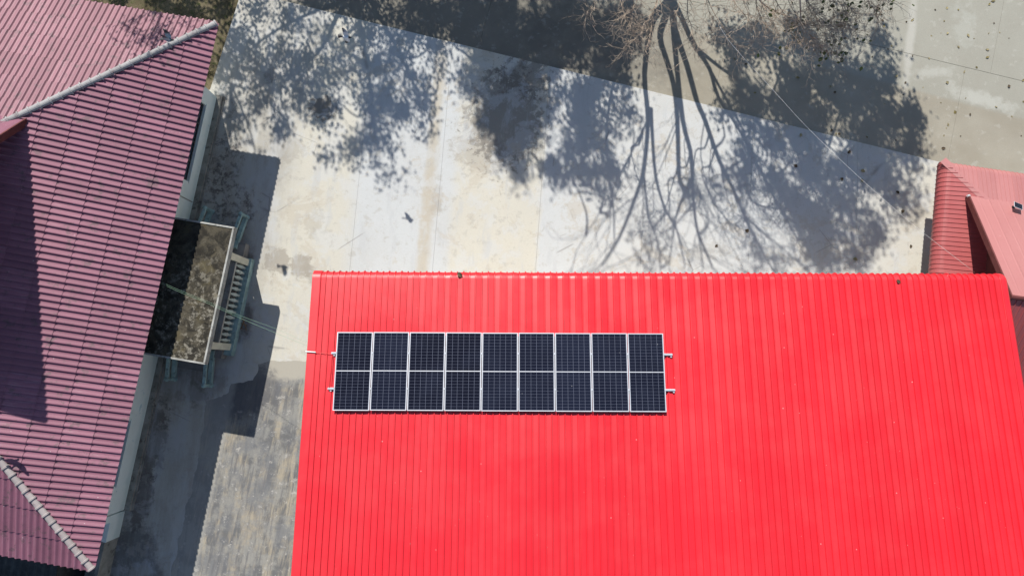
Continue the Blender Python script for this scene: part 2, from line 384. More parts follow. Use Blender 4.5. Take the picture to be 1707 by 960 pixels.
for i in range(len(worn)):
    a, b = Vector(worn[i]), Vector(worn[(i+1) % len(worn)]); n_ = max(1, int((b-a).length/.09))
    for j in range(n_):
        q = a+(b-a)*(j/n_); v3 = Vector((q.x*2.3, q.y*2.3, 0)); v4 = v3*4
        wj.append((q.x+.10*mnoise.noise(v3)+.04*mnoise.noise(v4), q.y+.10*mnoise.noise(v3+Vector((7, 3, 1)))+.04*mnoise.noise(v4+Vector((5, 1, 2)))))
tag(MB().prism(wj, -.1, .004).build('worn_pavement', m_worn), kind='structure')
road = put('road', None); tag(road, kind='structure')
for i, (s0, s1) in enumerate([(.012, 4.05), (4.065, 12)]):
    cutx = [-40, -14, -3, 8.2, 17.65, 27, 60] if i == 0 else [-40, -10, 3, 11.2, 18.7, 22.9, 28, 60]
    for a, b in zip(cutx[:-1], cutx[1:]):
        if i == 0 and b < 60 and a > -40: pass
        q = [E0+ed*(a+.004)+en*s0, E0+ed*(b-.004)+en*s0, E0+ed*(b-.004)+en*s1, E0+ed*(a+.004)+en*s1]
        if a == -40: q[0] = E0+ed*-1.2+en*s0; q[3] = E0+ed*-1.2+en*s1
        if b < 0: continue
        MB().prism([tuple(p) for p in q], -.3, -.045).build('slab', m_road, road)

# ------------------------------------------------------------------ tiled house on the left
HE, PITCH = 3.68, R(18)
A = P(362, 40, HE); B = P(155, 948, HE); L = (B-A).length; U = (B-A).normalized(); V = Vector((U.y, -U.x, 0)); Zv = Vector((0, 0, 1))
def HP(u, v, z): p = A+U*u+V*v; return Vector((p.x, p.y, z))
HAX = (U, V, Zv)
house = thing('tile_house', HP(9, 8, 0), 'pale mint house with a purple-pink corrugated tile hip roof', 'house')
tp, cp, sp_ = math.tan(PITCH), math.cos(PITCH), math.sin(PITCH)
def hbox(mb, u0, u1, v0, v1, z0, z1): return mb.box(HP((u0+u1)/2, (v0+v1)/2, (z0+z1)/2), (u1-u0, v1-v0, z1-z0), HAX)
# walls with openings
wv = 1.25
w = MB()
for u0, u1, z0, z1 in [(1.4, 17.2, 0, .82), (1.4, 2.0, .82, 3.7), (5.0, 8.3, .82, 3.7), (9.7, 13.9, .82, 3.7), (16.2, 17.2, .82, 3.7), (2.0, 5.0, 2.5, 3.7), (13.9, 16.2, 2.5, 3.7), (13.9, 16.2, .82, 1.08), (8.3, 9.7, 2.5, 3.7)]:
    hbox(w, u0, u1, wv, wv+.18, z0, z1)
hbox(w, 17.26, 18.2, wv+.02, wv+.2, 0, .85); hbox(w, 17.26, 17.5, wv+.02, wv+.2, .85, 3.7)
hbox(w, 1.4, 1.58, wv+.18, 15.8, 0, 3.7); hbox(w, 17.5, 17.68, wv+.5, 15.8, 0, 3.7); hbox(w, 1.6, 17.4, 15.8, 16, 0, 3.7)
w.build('wall', m_wall, house)
w = MB(); hbox(w, 1.3, 17.22, 1.04, wv+.05, -.1, .14); hbox(w, 1.3, 17.2, .98, 1.045, -.1, .05); w.build('plinth', m_plinth, house)
w = MB(); hbox(w, 5.62, 5.66, wv-.012, wv+.05, .2, 3.6); w.build('pilaster_joint', m_plinth, house)
for u0, u1, zs in ((2.0, 5.0, .82), (13.9, 16.2, 1.08)):
    q = MB(); hbox(q, u0, u1, wv+.19, wv+.22, zs, 2.5); win = q.build('window', m_darkglass, house)
    f_ = MB(); n_ = 4 if u1-u0 > 2.5 else 3
    for i in range(n_+1):
        uu = u0+.03+(u1-u0-.06)*i/n_; hbox(f_, uu-.03, uu+.03, wv+.07, wv+.118, zs, 2.5)
    hbox(f_, u0, u1, wv+.075, wv+.117, zs, zs+.05); f_.build('frame', m_woodframe, win)
    s_ = MB(); hbox(s_, u0-.05, u1+.05, wv-.03, wv-.002, zs-.06, zs-.002); s_.build('sill', m_wall, win)
q = MB(); hbox(q, 8.3, 9.7, wv+.1, wv+.15, .45, 2.5); q.build('door', m_woodframe, house)
# roof deck under the tiles
GV = 4.5                                             # where the hip meets the gablet
D1 = 5.0
deck = MB()
NE, SE = HP(0, 0, HE-.05), HP(L, 0, HE-.05)
zt = HE-.05+D1*tp
deck.add([HP(.05, .05, HE-.07), HP(L-.05, .05, HE-.07), HP(L-D1, D1, zt), HP(D1, D1, zt)], [(0,3,2,1)])
deck.add([HP(.05, .05, HE-.07), HP(D1, D1, zt), HP(D1, 16, zt), HP(.05, 16, HE-.07)], [(0,3,2,1)])
deck.add([HP(L-.05, .05, HE-.07), HP(L-.05, 16, HE-.07), HP(L-D1, 16, zt), HP(L-D1, D1, zt)], [(0,3,2,1)])
roof = deck.build('roof', m_under, house)
# corrugated sheets
TP_, NW_ = .208, 3; TW_ = TP_*NW_
def tile_profile(nw=NW_):
    pr = []
    for i in range(nw):
        pr += [(i*TP_+x, z) for x, z in ((0, 0), (.03, 0), (.036, .038), (.046, .05), (.075, .051), (.10, .038), (.135, .010), (.16, .001))]
    pr.append((nw*TP_, 0)); return pr
TPR = tile_profile(); TEXP = .88; TLEN = TEXP+.14
def tile_mb():
    mb = MB(); n = len(TPR)
    vs_ = [(x, 0, z+.020) for x, z in TPR]+[(x, TLEN, z-.001) for x, z in TPR]+[(x, .002, z+.004) for x, z in TPR]+[(x, 0, z+.020) for x, z in TPR]
    fs = [(i, i+1, n+i+1, n+i) for i in range(n-1)]+[(2*n+i, 2*n+i+1, 3*n+i+1, 3*n+i) for i in range(n-1)]
    return mb.add(vs_, fs)
TM = tile_mb(); tile_mesh = TM.mesh('roof_tile', m_tile, True); tile_mesh_n = TM.mesh('roof_tile', m_tile_n, True)
faces = [  # origin, x axis, plan up-slope, x range, clip planes (point, outward normal)
    (HP(L, 0, HE), -U, V, (0, L), [(HP(0, 0, 0), (V-U)), (HP(L, 0, 0), (V+U)), (HP(0, GV+.45, 0), V)], 'e'),
    (HP(0, 0, HE), V, U, (0, 15), [(HP(0, 0, 0), (U-V)), (HP(D1+.1, 0, 0), U)], 'n'),
    (HP(L, 0, HE), -V, -U, (-9, 0), [(HP(L, 0, 0), (-U-V)), (HP(L-D1-.1, 0, 0), -U)], 's')]
tiles, rest = [], MB()
for org, X, Yp, (x0, x1), planes, nm in faces:
    Yd = (Yp*cp+Zv*sp_); N = X.cross(Yd)
    mw0 = Matrix((( X.x, Yd.x, N.x, org.x), (X.y, Yd.y, N.y, org.y), (X.z, Yd.z, N.z, org.z), (0, 0, 0, 1)))
    ncol = int((x1-x0)/TW_)+1
    for r in range(7):
        for c in range(ncol):
            xx = x0+c*TW_ if nm != 's' else -(c+1)*TW_
            yy = -.06+r*TEXP
            M_ = mw0 @ Matrix.Translation((xx, yy, .012*random.random()*.3+.004))
            cs = [M_ @ Vector(p) for p in ((0, 0, 0), (TW_, 0, 0), (0, TLEN, 0), (TW_, TLEN, 0))]
            dist = [max((q-Vector(co)).dot(Vector(no).normalized()) for co, no in planes) for q in cs]
            if min(dist) > 0: continue
            cen = sum(cs, Vector())/4
            tiles.append((in_frame(cen, 40), M_, planes if max(dist) > 0 else None, nm))
tiles.sort(key=lambda t: not t[0])
cnt = 0
for vis, M_, planes, nm in tiles:
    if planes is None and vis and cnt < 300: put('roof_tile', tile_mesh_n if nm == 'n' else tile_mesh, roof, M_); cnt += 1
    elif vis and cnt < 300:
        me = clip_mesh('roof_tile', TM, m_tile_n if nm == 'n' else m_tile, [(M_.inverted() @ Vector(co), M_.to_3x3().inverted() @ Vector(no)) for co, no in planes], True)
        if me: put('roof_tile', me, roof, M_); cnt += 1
    else:
        if planes:
            me = clip_mesh('t', TM, m_tile, planes, True, M_)
            if me: rest.add([v.co for v in me.vertices], [tuple(p.vertices) for p in me.polygons]); bpy.data.meshes.remove(me)
        else: rest.add([M_ @ Vector(v) for v in TM.v], TM.f)
if rest.v: tag(rest.build('roof_tiles', m_tile, roof, True), kind='stuff')
# hip caps: overlapping half-round pieces
def cap_mesh(mat, r0, r1, ln):
    mb = MB(); n = 8; rings = []
    for j, (y, r) in enumerate(((0, r0*1.06), (.045, r0*1.08), (.055, r0*.86), (ln, r1))):
        for i in range(n+1):
            t = math.pi*i/n; mb.v.append((-math.cos(t)*r, y, math.sin(t)*r*.85-.02))
    for j in range(3):
        for i in range(n): a = j*(n+1)+i; mb.f.append((a, a+n+1, a+n+2, a+1)[::-1])
    mb.f.append(tuple(range(n+1)))
    return mb.mesh('hip_cap', mat, False)
for start, du, mat, stp, r0, n_ in ((HP(0, 0, HE), U+V, m_cap, .335, .125, 22), (HP(L, 0, HE), V-U, m_cap2, .31, .125, 23)):
    d = (du+Zv*tp).normalized(); X = d.cross(Zv).normalized(); N = X.cross(d)
    cm = cap_mesh(mat, r0, r0*.74, stp+.03)
    for i in range(n_):
        p = start+d*(i*stp+.02)+N*.055
        jx = random.uniform(-.012, .012)
        mw = Matrix(((X.x, d.x, N.x, p.x), (X.y, d.y, N.y, p.y), (X.z, d.z, N.z, p.z), (0, 0, 0, 1))) @ Matrix.Rotation(jx*2, 4, 'Z')
        put('hip_cap', cm, roof, mw)
# gablet: steep upper roof whose verge throws the long shadow
GZ, GP_, VV = HE+5.0*tp+.12, 9.62, 4.28
um = L/2
gab = MB()
for uc in (5.0, L-5.0):
    d = HP(um, VV, GP_)-HP(uc, VV+.2, GZ)
    n_ = 60; Lg = 12.0; vsx = []
    for i in range(n_+1):
        for e in (HP(uc-(.25 if uc < um else -.25), VV+.12, GZ-.22), HP(um, VV, GP_)):
            vsx.append(e+V*(Lg*i/n_)+Zv*(.04 if i % 3 == 1 else 0))
    fs = [(2*i, 2*i+1, 2*i+3, 2*i+2) if uc > um else (2*i, 2*i+2, 2*i+3, 2*i+1) for i in range(n_)]
    gab.add(vsx, fs)
gab.build('gablet_roof', m_tile, house)
gb = MB()
for uc in (5.0, L-5.0): gb.bar(HP(uc-(.25 if uc < um else -.25), VV+.15, GZ-.33), HP(um, VV+.03, GP_-.11), .05, .22)
gb.build('bargeboard', m_maroon, house)
gw = MB(); gw.add([HP(5, 4.95, GZ-.5), HP(L-5, 4.95, GZ-.5), HP(um, 4.95, GP_-.2)], [(0, 1, 2)]); gw.build('gable_wall', m_maroon, house)
# south annex in deep shade
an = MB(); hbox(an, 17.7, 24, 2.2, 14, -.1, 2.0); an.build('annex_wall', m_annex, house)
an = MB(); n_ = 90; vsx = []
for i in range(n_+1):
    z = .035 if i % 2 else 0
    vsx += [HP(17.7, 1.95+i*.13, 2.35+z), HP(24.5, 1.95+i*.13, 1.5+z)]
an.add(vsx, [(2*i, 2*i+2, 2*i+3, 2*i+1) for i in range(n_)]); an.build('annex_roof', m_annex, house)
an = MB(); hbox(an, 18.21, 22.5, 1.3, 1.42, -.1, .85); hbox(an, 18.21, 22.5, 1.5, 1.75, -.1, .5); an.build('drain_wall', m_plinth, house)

# ------------------------------------------------------------------ porch
porch = thing('porch', HP(9.05, 0, 0), 'concrete porch with mossy flat canopy, balusters and side steps beside the tiled house', 'porch')
q = MB(); hbox(q, 6.9, 11.25, -1.2, .975, -.1, .45); q.build('floor', m_floor, porch)
q = MB(); hbox(q, 7.42, 11.1, -1.5, -1.203, -.1, .34); q.build('base_ledge', m_teal, porch)
q = MB(); hbox(q, 6.72, 11.34, -1.6, 1.245, 2.6, 2.72)
can = q.build('canopy', m_moss, porch)
q = MB(); hbox(q, 6.72, 11.34, -1.66, -1.603, 2.50, 2.765); hbox(q, 6.66, 6.717, -1.66, 1.245, 2.52, 2.75); hbox(q, 11.343, 11.40, -1.66, 1.245, 2.52, 2.745); q.build('edge_rim', m_trimc, can)
for u_ in (7.58, 10.78):
    q = MB(); hbox(q, u_-.12, u_+.12, -1.42, -1.22, .34, 2.598); q.build('column', m_cream, porch)
for u_ in (7.0, 11.1):
    q = MB(); hbox(q, u_-.1, u_+.1, .7, .9, .45, 2.598); q.build('column', m_cream, porch)
q = MB(); hbox(q, 7.7, 10.66, -1.39, -1.2, 1.28, 1.40); q.build('handrail', m_trimc, porch)
m_bal = simple('pale_baluster', (.38, .43, .41), .8, .15, 4, dirt=(.2, .26, .26, .6))
bal_prof = [(.055, 0), (.055, .06), (.035, .1), (.075, .3), (.07, .42), (.035, .68), (.03, .78), (.055, .86), (.055, .94)]
bal_mesh = MB().lathe((0, 0, 0), bal_prof, 10).mesh('baluster', m_bal, True)
for i in range(14): put('baluster', bal_mesh, porch, Matrix.Translation(HP(7.80+i*.212, -1.3, .34)))
for sgn, u0 in ((-1, 6.9), (1, 11.25)):              # side steps and their sloping kerbs
    for k_ in range(2):
        q = MB(); a_, b_ = u0+sgn*.3*k_, u0+sgn*.3*(k_+1); hbox(q, min(a_, b_), max(a_, b_), -.75, .45, -.1, .3-.15*k_); q.build('step', m_floor, porch)
    for v_ in (-.86, .52):
        q = MB(); q.bar(HP(u0-sgn*.25, v_, 1.0), HP(u0+sgn*1.0, v_, .62), .11, .09)
        q.bar(HP(u0-sgn*.25, v_, .5), HP(u0+sgn*1.0, v_, .12), .14, .16); q.build('stair_rail', m_teal, porch)
        q = MB(); q.lathe(HP(u0+sgn*1.05, v_, -.05), [(.10, 0), (.10, .1), (.07, .14), (.065, .6), (.09, .66), (.085, .72), (.03, .76)], 10); q.build('newel', m_teal, porch, True)

# ------------------------------------------------------------------ red-roofed building
RA = R(6.5); RO = Vector((0, 2.895, 5.148))
RM = Matrix.Translation(RO) @ Matrix.Rotation(R(-.25), 4, 'Z') @ Matrix(((1, 0, 0, 0), (0, math.cos(RA), math.sin(RA), 0), (0, -math.sin(RA), math.cos(RA), 0), (0, 0, 0, 1)))
def RP(x, d, h=0): return RM @ Vector((x, -d, h))
XL, XR, DR = -6.07, 15.09, 12.6
red = thing('red_building', (4.5, -6, 0), 'long building with a bright red ribbed steel roof', 'building')
q = MB(); q.box((4.0, -10.5, 2.55), (18.6, 24, 5.1)); q.build('wall', m_white, red)
q = MB(); q.add([RP(XL+.1, .3, -.06), RP(XR-.1, .3, -.06), RP(XR-.1, DR, -.06), RP(XL+.1, DR, -.06)], [(0, 3, 2, 1)])
rp = RP(0, DR); rq = Vector((0, rp.y-12, rp.z-1.3))
q.add([RP(XL, DR, 0), RP(XR, DR, 0), Vector((XR, rq.y, rq.z)), Vector((XL, rq.y, rq.z))], [(0, 1, 2, 3)])
rroof = q.build('roof', m_red, red)
RIB = .19; NR = 4
def rib_profile(n=NR, pitch=RIB, h=.036, tilt=.013):
    pr = []
    for i in range(n):
        a, b = (0, tilt) if i % 2 == 0 else (tilt, 0)
        x = i*pitch; pr += [(x, a), (x+pitch*.70, b), (x+pitch*.78, b+h), (x+pitch*.90, b+h), (x+pitch*.935, b)]
    pr.append((n*pitch, 0)); return pr
AR, AMAX = .24, R(78)
def stations(d0, d1, arc):                           # (d, h, unit normal direction) along the slope
    s = []
    if arc:
        for i in range(8, 0, -1):
            t = AMAX*i/8; s.append((AR-math.sin(t)*AR, -(1-math.cos(t))*AR, t))
        s.insert(0, (s[0][0]-.0+.0, s[0][1]-.16, AMAX))
    s += [(max(d0, AR if arc else d0), 0, 0), (d1, 0, 0)]
    return s
def sweep(prof, sts, lift=0):
    mb = MB(); n = len(prof)
    for d, h, t in sts:
        for x, z in prof:
            zz = z+lift; mb.v.append((x, -(d-math.sin(t)*zz), h+math.cos(t)*zz))
    for j in range(len(sts)-1):
        for i in range(n-1): a = j*n+i; mb.f.append((a, a+n, a+n+1, a+1)[::-1])
    return mb
DS = 1.43
eave_m = sweep(rib_profile(), stations(0, DS+.05, True)).mesh('roof_sheet', m_red)
long_m = sweep(rib_profile(), stations(DS, DR, False), .010).mesh('roof_sheet', m_red)
i = 0; x = XL+.25
while x+NR*RIB < XR-.05:
    for me in (eave_m, long_m): put('roof_sheet', me, rroof, RM @ Matrix.Translation((x, 0, .0015*(i % 2))))
    x += NR*RIB; i += 1
XE = x
if XR-.2-XE > .05:
    nn = max(1, round((XR-.2-XE)/RIB))
    for sts, lf in ((stations(0, DS+.05, True), 0), (stations(DS, DR, False), .010)):
        put('roof_sheet', sweep(rib_profile(nn), sts, lf).mesh('roof_sheet', m_red), rroof, RM @ Matrix.Translation((XE, 0, 0)))
tl = [(0, -.2), (0, .03), (.008, .042), (.24, .040), (.262, .034), (.264, .004)]
put('edge_trim', sweep(tl, stations(0, DR, True)).mesh('edge_trim', m_red), rroof, RM @ Matrix.Translation((XL, 0, 0)))
tr = [(-.27, .004), (-.268, .036), (-.2, .042)]+[(-.14+.15*math.sin(R(a)), -.11+.15*math.cos(R(a))) for a in range(0, 91, 15)]+[(.01, -.25)]
put('edge_trim', sweep(tr, stations(0, DR, True)).mesh('edge_trim', m_red, True), rroof, RM @ Matrix.Translation((XR, 0, 0)))

# solar array: rails on the roof, nine panels on the rails
PX0, PX1 = -5.185, 4.500; PITX = (PX1-PX0)/9; PW = PITX-.022; D0, PLN = 1.925, 2.29; PH = .13
def panel_parts():
    fr = MB(); t = .023; hh = .035
    for c, e in (((PW/2, -t/2, 0), (PW, t, hh)), ((PW/2, -PLN+t/2, 0), (PW, t, hh)), ((t/2, -PLN/2, 0), (t, PLN-2*t, hh)), ((PW-t/2, -PLN/2, 0), (t, PLN-2*t, hh))): fr.box(c, e)
    fr.box((PW/2, -PLN/2, .0125), (PW-2*t, .022, .008))
    la = MB(); la.box((PW/2, -PLN/2, .008), (PW-2*t, PLN-2*t, .006))
    ce = MB(); cw = (PW-2*t-.02)/6; chh = (PLN/2-t-.021)/12
    for half in (0, 1):
        y0 = -t-.008 if half == 0 else -PLN/2-.013
        for r in range(12):
            for c in range(6):
                a, b = t+.010+c*cw+.0042, t+.010+(c+1)*cw-.0042; e, f2 = y0-r*chh-.0028, y0-(r+1)*chh+.0028
                ce.add([(a, e, .0125), (b, e, .0125), (b, f2, .0125), (a, f2, .0125)], [(3, 2, 1, 0)])
    return fr.mesh('frame', m_alu), la.mesh('laminate', m_sheet), ce.mesh('cells', m_cell)
FRM, LAM, CEL = panel_parts()
ORD = ['first from the left', 'second from the left', 'third from the left', 'fourth from the left', 'middle one', 'fourth from the right', 'third from the right', 'second from the right', 'first from the right']
for i in range(9):
    mw = RM @ Matrix.Translation((PX0+i*PITX+.011, -D0+random.uniform(-.004, .004), PH)) @ Matrix.Rotation(R(random.uniform(-.12, .12)), 4, 'Y')
    t = thing('solar_module', mw.to_translation(), 'dark solar panel on the red roof, %s in the row' % ORD[i], 'solar panel', 'solar panels on the red roof')
    put('frame', FRM, t, mw); lo = put('laminate', LAM, t, mw); tag(put('cells', CEL, lo, mw), kind='stuff')
for d, xa, xb, lab in ((D0+.62, -5.33, 4.75, 'aluminium mounting rail under the upper half of the solar panels'), (D0+1.66, -5.37, 4.78, 'aluminium mounting rail under the lower half of the solar panels')):
    t = thing('mounting_rail', RP(0, d, .05), lab, 'rail', 'solar mounting rails')
    q = MB(); q.bar(RP(xa, d, .085), RP(xb, d, .085), .045, .05); q.bar(RP(xa, d, .06), RP(xb, d, .06), .07, .012); q.build('rail', m_alu, t)
    for j in range(10):
        xx = PX0+j*PITX; c = MB(); c.bar(RP(xx-.022, d, .152), RP(xx+.022, d, .152), .055, .012); c.bar(RP(xx-.008, d, .13), RP(xx+.008, d, .13), .03, .05); c.build('clamp', m_alu, t)
    for xx in (xa+.06, -2.9, -.4, 2.1, xb-.06):
        c = MB(); c.bar(RP(xx, d+.05, .04), RP(xx+.05, d+.05, .04), .05, .07); c.build('foot', m_alu, t)

# ------------------------------------------------------------------ rose-roofed building on the right
a2 = math.atan2(-.15055, .9886); W2 = Vector((math.cos(a2), math.sin(a2), 0)); U2 = Vector((W2.y, -W2.x, 0))
RH = 2.08; A2 = P(1568, 262, RH)+W2*.04+U2*.02; P2 = R(15)
def QP(u, w_, z): p = A2+U2*u+W2*w_; return Vector((p.x, p.y, z))
rose = thing('rose_building', QP(5.2, 6, 0), 'low building with dusty rose ribbed hip roof and gablet behind the red roof', 'building')
q = MB(); q.box(QP(5.3, 7.4, 1.05), (6.2, 10.6, 2.5), (U2, W2, Zv)); q.build('wall', m_white, rose)
L2 = 10.4; tp2 = math.tan(P2)
q = MB(); z1 = RH-.05; k_ = 3.0; za = z1+k_*tp2
q.add([QP(.15, .15, z1), QP(L2-.15, .15, z1), QP(L2-k_, k_, za), QP(k_, k_, za)], [(0, 3, 2, 1)])
q.add([QP(.15, .15, z1), QP(k_, k_, za), QP(k_, 13, za), QP(.15, 13, z1)], [(0, 3, 2, 1)])
q.add([QP(L2-.15, .15, z1), QP(L2-.15, 13, z1), QP(L2-k_, 13, za), QP(L2-k_, k_, za)], [(0, 3, 2, 1)])
qroof = q.build('roof', m_rose, rose)
def rose_profile(n, pitch, h):
    pr = []
    for i in range(n): x = i*pitch; pr += [(x, 0), (x+pitch*.78, 0), (x+pitch*.84, h), (x+pitch*.92, h), (x+pitch*.985, 0)]
    pr.append((n*pitch, 0)); return pr
AR = .34; AMAX = R(84)
def rose_face(org, X, Yp, x0, ncol, planes, pitch, n, h, d1, mat, pit, arc=True):
    Yd = -(Yp*math.cos(pit)+Zv*math.sin(pit)); N = X.cross(Yd)          # local y runs down-slope
    if N.z < 0: raise ValueError('face handedness')
    mw0 = Matrix(((X.x, Yd.x, N.x, org.x), (X.y, Yd.y, N.y, org.y), (X.z, Yd.z, N.z, org.z), (0, 0, 0, 1)))
    sw = sweep(rose_profile(n, pitch, h), stations(0, d1, arc)); me0 = sw.mesh('roof_sheet', mat)
    for c in range(ncol):
        M_ = mw0 @ Matrix.Translation((x0+c*n*pitch, 0, .002*(c % 2)))
        cs = [M_ @ Vector(v) for v in sw.v]
        dm = [max((p_-Vector(co)).dot(Vector(no)) for co, no in planes) if planes else -1 for p_ in cs]
        if min(dm) > 0: continue
        if max(dm) <= 0: put('roof_sheet', me0, qroof, M_)
        else:
            me = clip_mesh('roof_sheet', sw, mat, [(M_.inverted() @ Vector(co), M_.to_3x3().inverted() @ Vector(no)) for co, no in planes])
            if me: put('roof_sheet', me, qroof, M_)
rose_face(QP(L2, 0, RH), -U2, W2, 0, 16, [(QP(0, 0, 0), (W2-U2)), (QP(L2, 0, 0), (W2+U2))], .165, 4, .022, 3.2, m_rose, P2)
rose_face(QP(0, 0, RH), W2, U2, 0, 21, [(QP(0, 0, 0), (U2-W2))], .155, 4, .016, 3.2, m_rose2, P2)
hc = MB(); s0, s1 = QP(.06, .06, RH-.02), QP(2.6, 2.6, RH+2.6*tp2)
hd = (s1-s0).normalized(); hx = hd.cross(Zv).normalized()
for sg in (-1, 1):
    o_ = Zv*.035; hc.add([s0+o_, s1+o_, s1+hx*(.13*sg)+Zv*(.035-.026), s0+hx*(.13*sg)+Zv*(.035-.026)], [(0, 1, 2, 3) if sg > 0 else (3, 2, 1, 0)])
hc.build('hip_flashing', m_rose2, qroof)
# gablet
G0, G1, GW = 1.36, 5.2, .82; GZ0, GZ1 = 2.44, 4.9; gp2 = math.atan2(GZ1-GZ0, G1-G0)
rose_face(QP(G0, GW+.02, GZ0), W2, U2, 0, 19, [], .35, 2, .005, (G1-G0)/math.cos(gp2), m_rose2, gp2, False)
rose_face(QP(2*G1-G0, GW+13.32, GZ0), -W2, -U2, 0, 19, [], .175, 4, .018, (G1-G0)/math.cos(gp2)-.02, m_rose, gp2, False)
q = MB()
for ua in (G0, 2*G1-G0): q.bar(QP(ua, GW, GZ0-.06), QP(G1, GW, GZ1-.06), .05, .19)
q.build('bargeboard', m_maroon, rose)
q = MB(); q.tube([QP(G1, GW-.03, GZ1+.0), QP(G1, GW+12, GZ1+.0)], .07, 8); q.build('ridge_cap', m_maroon, rose)
q = MB(); q.add([QP(G0+.3, GW+.75, GZ0-.3), QP(2*G1-G0-.3, GW+.75, GZ0-.3), QP(G1, GW+.75, GZ1-.15)], [(0, 1, 2)]); q.build('gable_wall', m_maroon, rose)
q = MB(); q.lathe(QP(G0+.02, GW, GZ0-.05), [(.035, 0), (.06, .03), (.05, .1), (.02, .13)], 8); q.build('verge_end', m_alu, rose)
# small solar lamp panel on it
gn = Vector((0, 0, 1)); pl0 = QP(G0, 0, GZ0); ndir = (U2*(-math.sin(gp2))+Zv*math.cos(gp2))
lp = on_plane(1689, 346, pl0, ndir)
t = thing('solar_lamp', lp, 'small square solar lamp panel on a bracket on the rose roof', 'solar lamp')
ax_x = (W2*.96+U2*.28).normalized(); ax_n = (Zv*.86-U2*.42+W2*.1).normalized(); ax_y = ax_n.cross(ax_x).normalized(); ax_x = ax_y.cross(ax_n)
c_ = lp+Zv*.24
q = MB(); q.box(c_, (.30, .26, .02), (ax_x, ax_y, ax_n)); q.build('frame', m_alu, t)
q = MB(); q.box(c_+ax_n*.014, (.27, .23, .006), (ax_x, ax_y, ax_n)); q.build('cell', m_cell, t)
q = MB(); q.tube([lp-Zv*.02, lp+Zv*.2, c_], .014, 6); q.box(lp+Zv*.01, (.1, .1, .02), (W2, U2, Zv)); q.build('bracket', m_black, t)

# ------------------------------------------------------------------ trees
def sunpt(S, z0, z): return S-SV*(z-z0)               # point at height z whose shadow falls on S (at height z0)
def zf(Sy): return 2.1+.66*(14.75-Sy)
def smooth_path(pts, sub=3):
    out = []; n = len(pts)
    for i in range(n-1):
        p0, p1, p2, p3 = pts[max(i-1, 0)], pts[i], pts[i+1], pts[min(i+2, n-1)]
        for k in range(sub):
            t = k/sub; out.append(.5*((2*p1)+(p2-p0)*t+(2*p0-5*p1+4*p2-p3)*t*t+(3*p1-p0-3*p2+p3)*t**3))
    out.append(pts[-1]); return out
LEAF = [(0, 0), (.30, .28), (.34, .55), (.0, 1.0), (-.34, .55), (-.30, .28)]
def add_leaf(mb, p, size, rng):
    d = Vector((rng.gauss(0, 1), rng.gauss(0, 1), rng.gauss(-.3, .5))).normalized(); n = Vector((rng.gauss(0, .6), rng.gauss(0, .6), 1)).normalized()
    x = d.cross(n).normalized(); o = len(mb.v); n = x.cross(d)
    for a, b in LEAF: mb.v.append(tuple(p+x*(a*size)+d*(b*size)+n*(-abs(a)*.25*size-.2*b*b*size)))
    mb.f += [(o, o+1, o+2, o+3), (o, o+3, o+4, o+5)]
def tree(name, label, base, trunk_top, limbs, blobs, leafmat, rng, leaf=.15, dens=125, up=0, lift=(0, 2.6)):  # lift and dens add unseen leaves along the sun rays, deepening the shade
    t = thing(name, base, label, 'tree', 'trees along the road')
    fork = trunk_top
    tr_ = MB().tube(smooth_path([base-Zv*.2, base+(fork-base)*.35+Vector((.05, .03, 0)), fork]), [.34, .31, .29, .27, .26, .25, .24], 10)
    tr_.build('trunk', m_bark, t, True)
    nodes = [fork]; tw0 = MB()
    for pts, r0, r1 in limbs:
        sp2 = smooth_path(pts, 3); n = len(sp2)
        rr_ = [r0+(r1-r0)*i/(n-1) for i in range(n)]
        if r0 > .03: MB().tube(sp2, rr_, 7).build('limb', m_bark, t, True); nodes += sp2
        else: tw0.tube(sp2, rr_, 4, False)
    crown = MB(); tw = tw0
    for (x, y, rx, ry, dn, *zz) in blobs:
        z0 = zz[0] if zz else 0
        S = P(x, y, z0); sx_ = (P(x+rx, y, z0)-S).x; sy_ = abs((P(x, y-ry, z0)-S).y)
        zc = (zf(S.y)+up if not zz else z0+5)+rng.uniform(.3, .8)
        area = math.pi*sx_*sy_; nc = max(3, int(area*2.6*dn)); nl = int(area*dens*dn/nc)
        cen = sunpt(S, z0, zc+1.0)
        near = min(nodes, key=lambda q_: (q_-cen).length)
        mid = (near+cen)/2+Vector((rng.uniform(-.3, .3), rng.uniform(-.2, .3), rng.uniform(.1, .5)))
        tw.tube(smooth_path([near, mid, cen], 3), [.05, .045, .04, .035, .03, .025, .02], 5)
        for c in range(nc):
            a = rng.uniform(0, 6.283); rr = math.sqrt(rng.random())*.92
            q_ = Vector((S.x+math.cos(a)*rr*sx_, S.y+math.sin(a)*rr*sy_, z0)); zz_ = zc+rng.uniform(*lift)
            cc = sunpt(q_, z0, zz_); cr = rng.uniform(.25, .6)
            if rng.random() < .5: tw.tube([cen, (cen+cc)/2+Vector((0, 0, rng.uniform(-.1, .2))), cc], [.02, .014, .008], 4, False)
            for k in range(nl):
                off = Vector((rng.gauss(0, 1), rng.gauss(0, 1), rng.gauss(0, .8)))*cr*.62
                pp = cc+off
                if in_frame(pp, 6): continue
                add_leaf(crown, pp, leaf*rng.uniform(.65, 1.25), rng)
    tw.build('branches', m_bark, t)
    tag(crown.build('crown', leafmat, t), kind='stuff')
    return t, nodes
def limb_px(pts, r0, r1, dz=0):
    out = []
    for i, (x, y) in enumerate(pts): S = P(x, y, 0); out.append(sunpt(S, 0, max(1.9, zf(S.y)+dz)))
    return (out, r0, r1)
rng = random.Random(11)
f_a = P(1120, -6, 0); fork_a = sunpt(f_a, 0, 2.15); base_a = Vector((fork_a.x+.1, fork_a.y+.15, -.1))
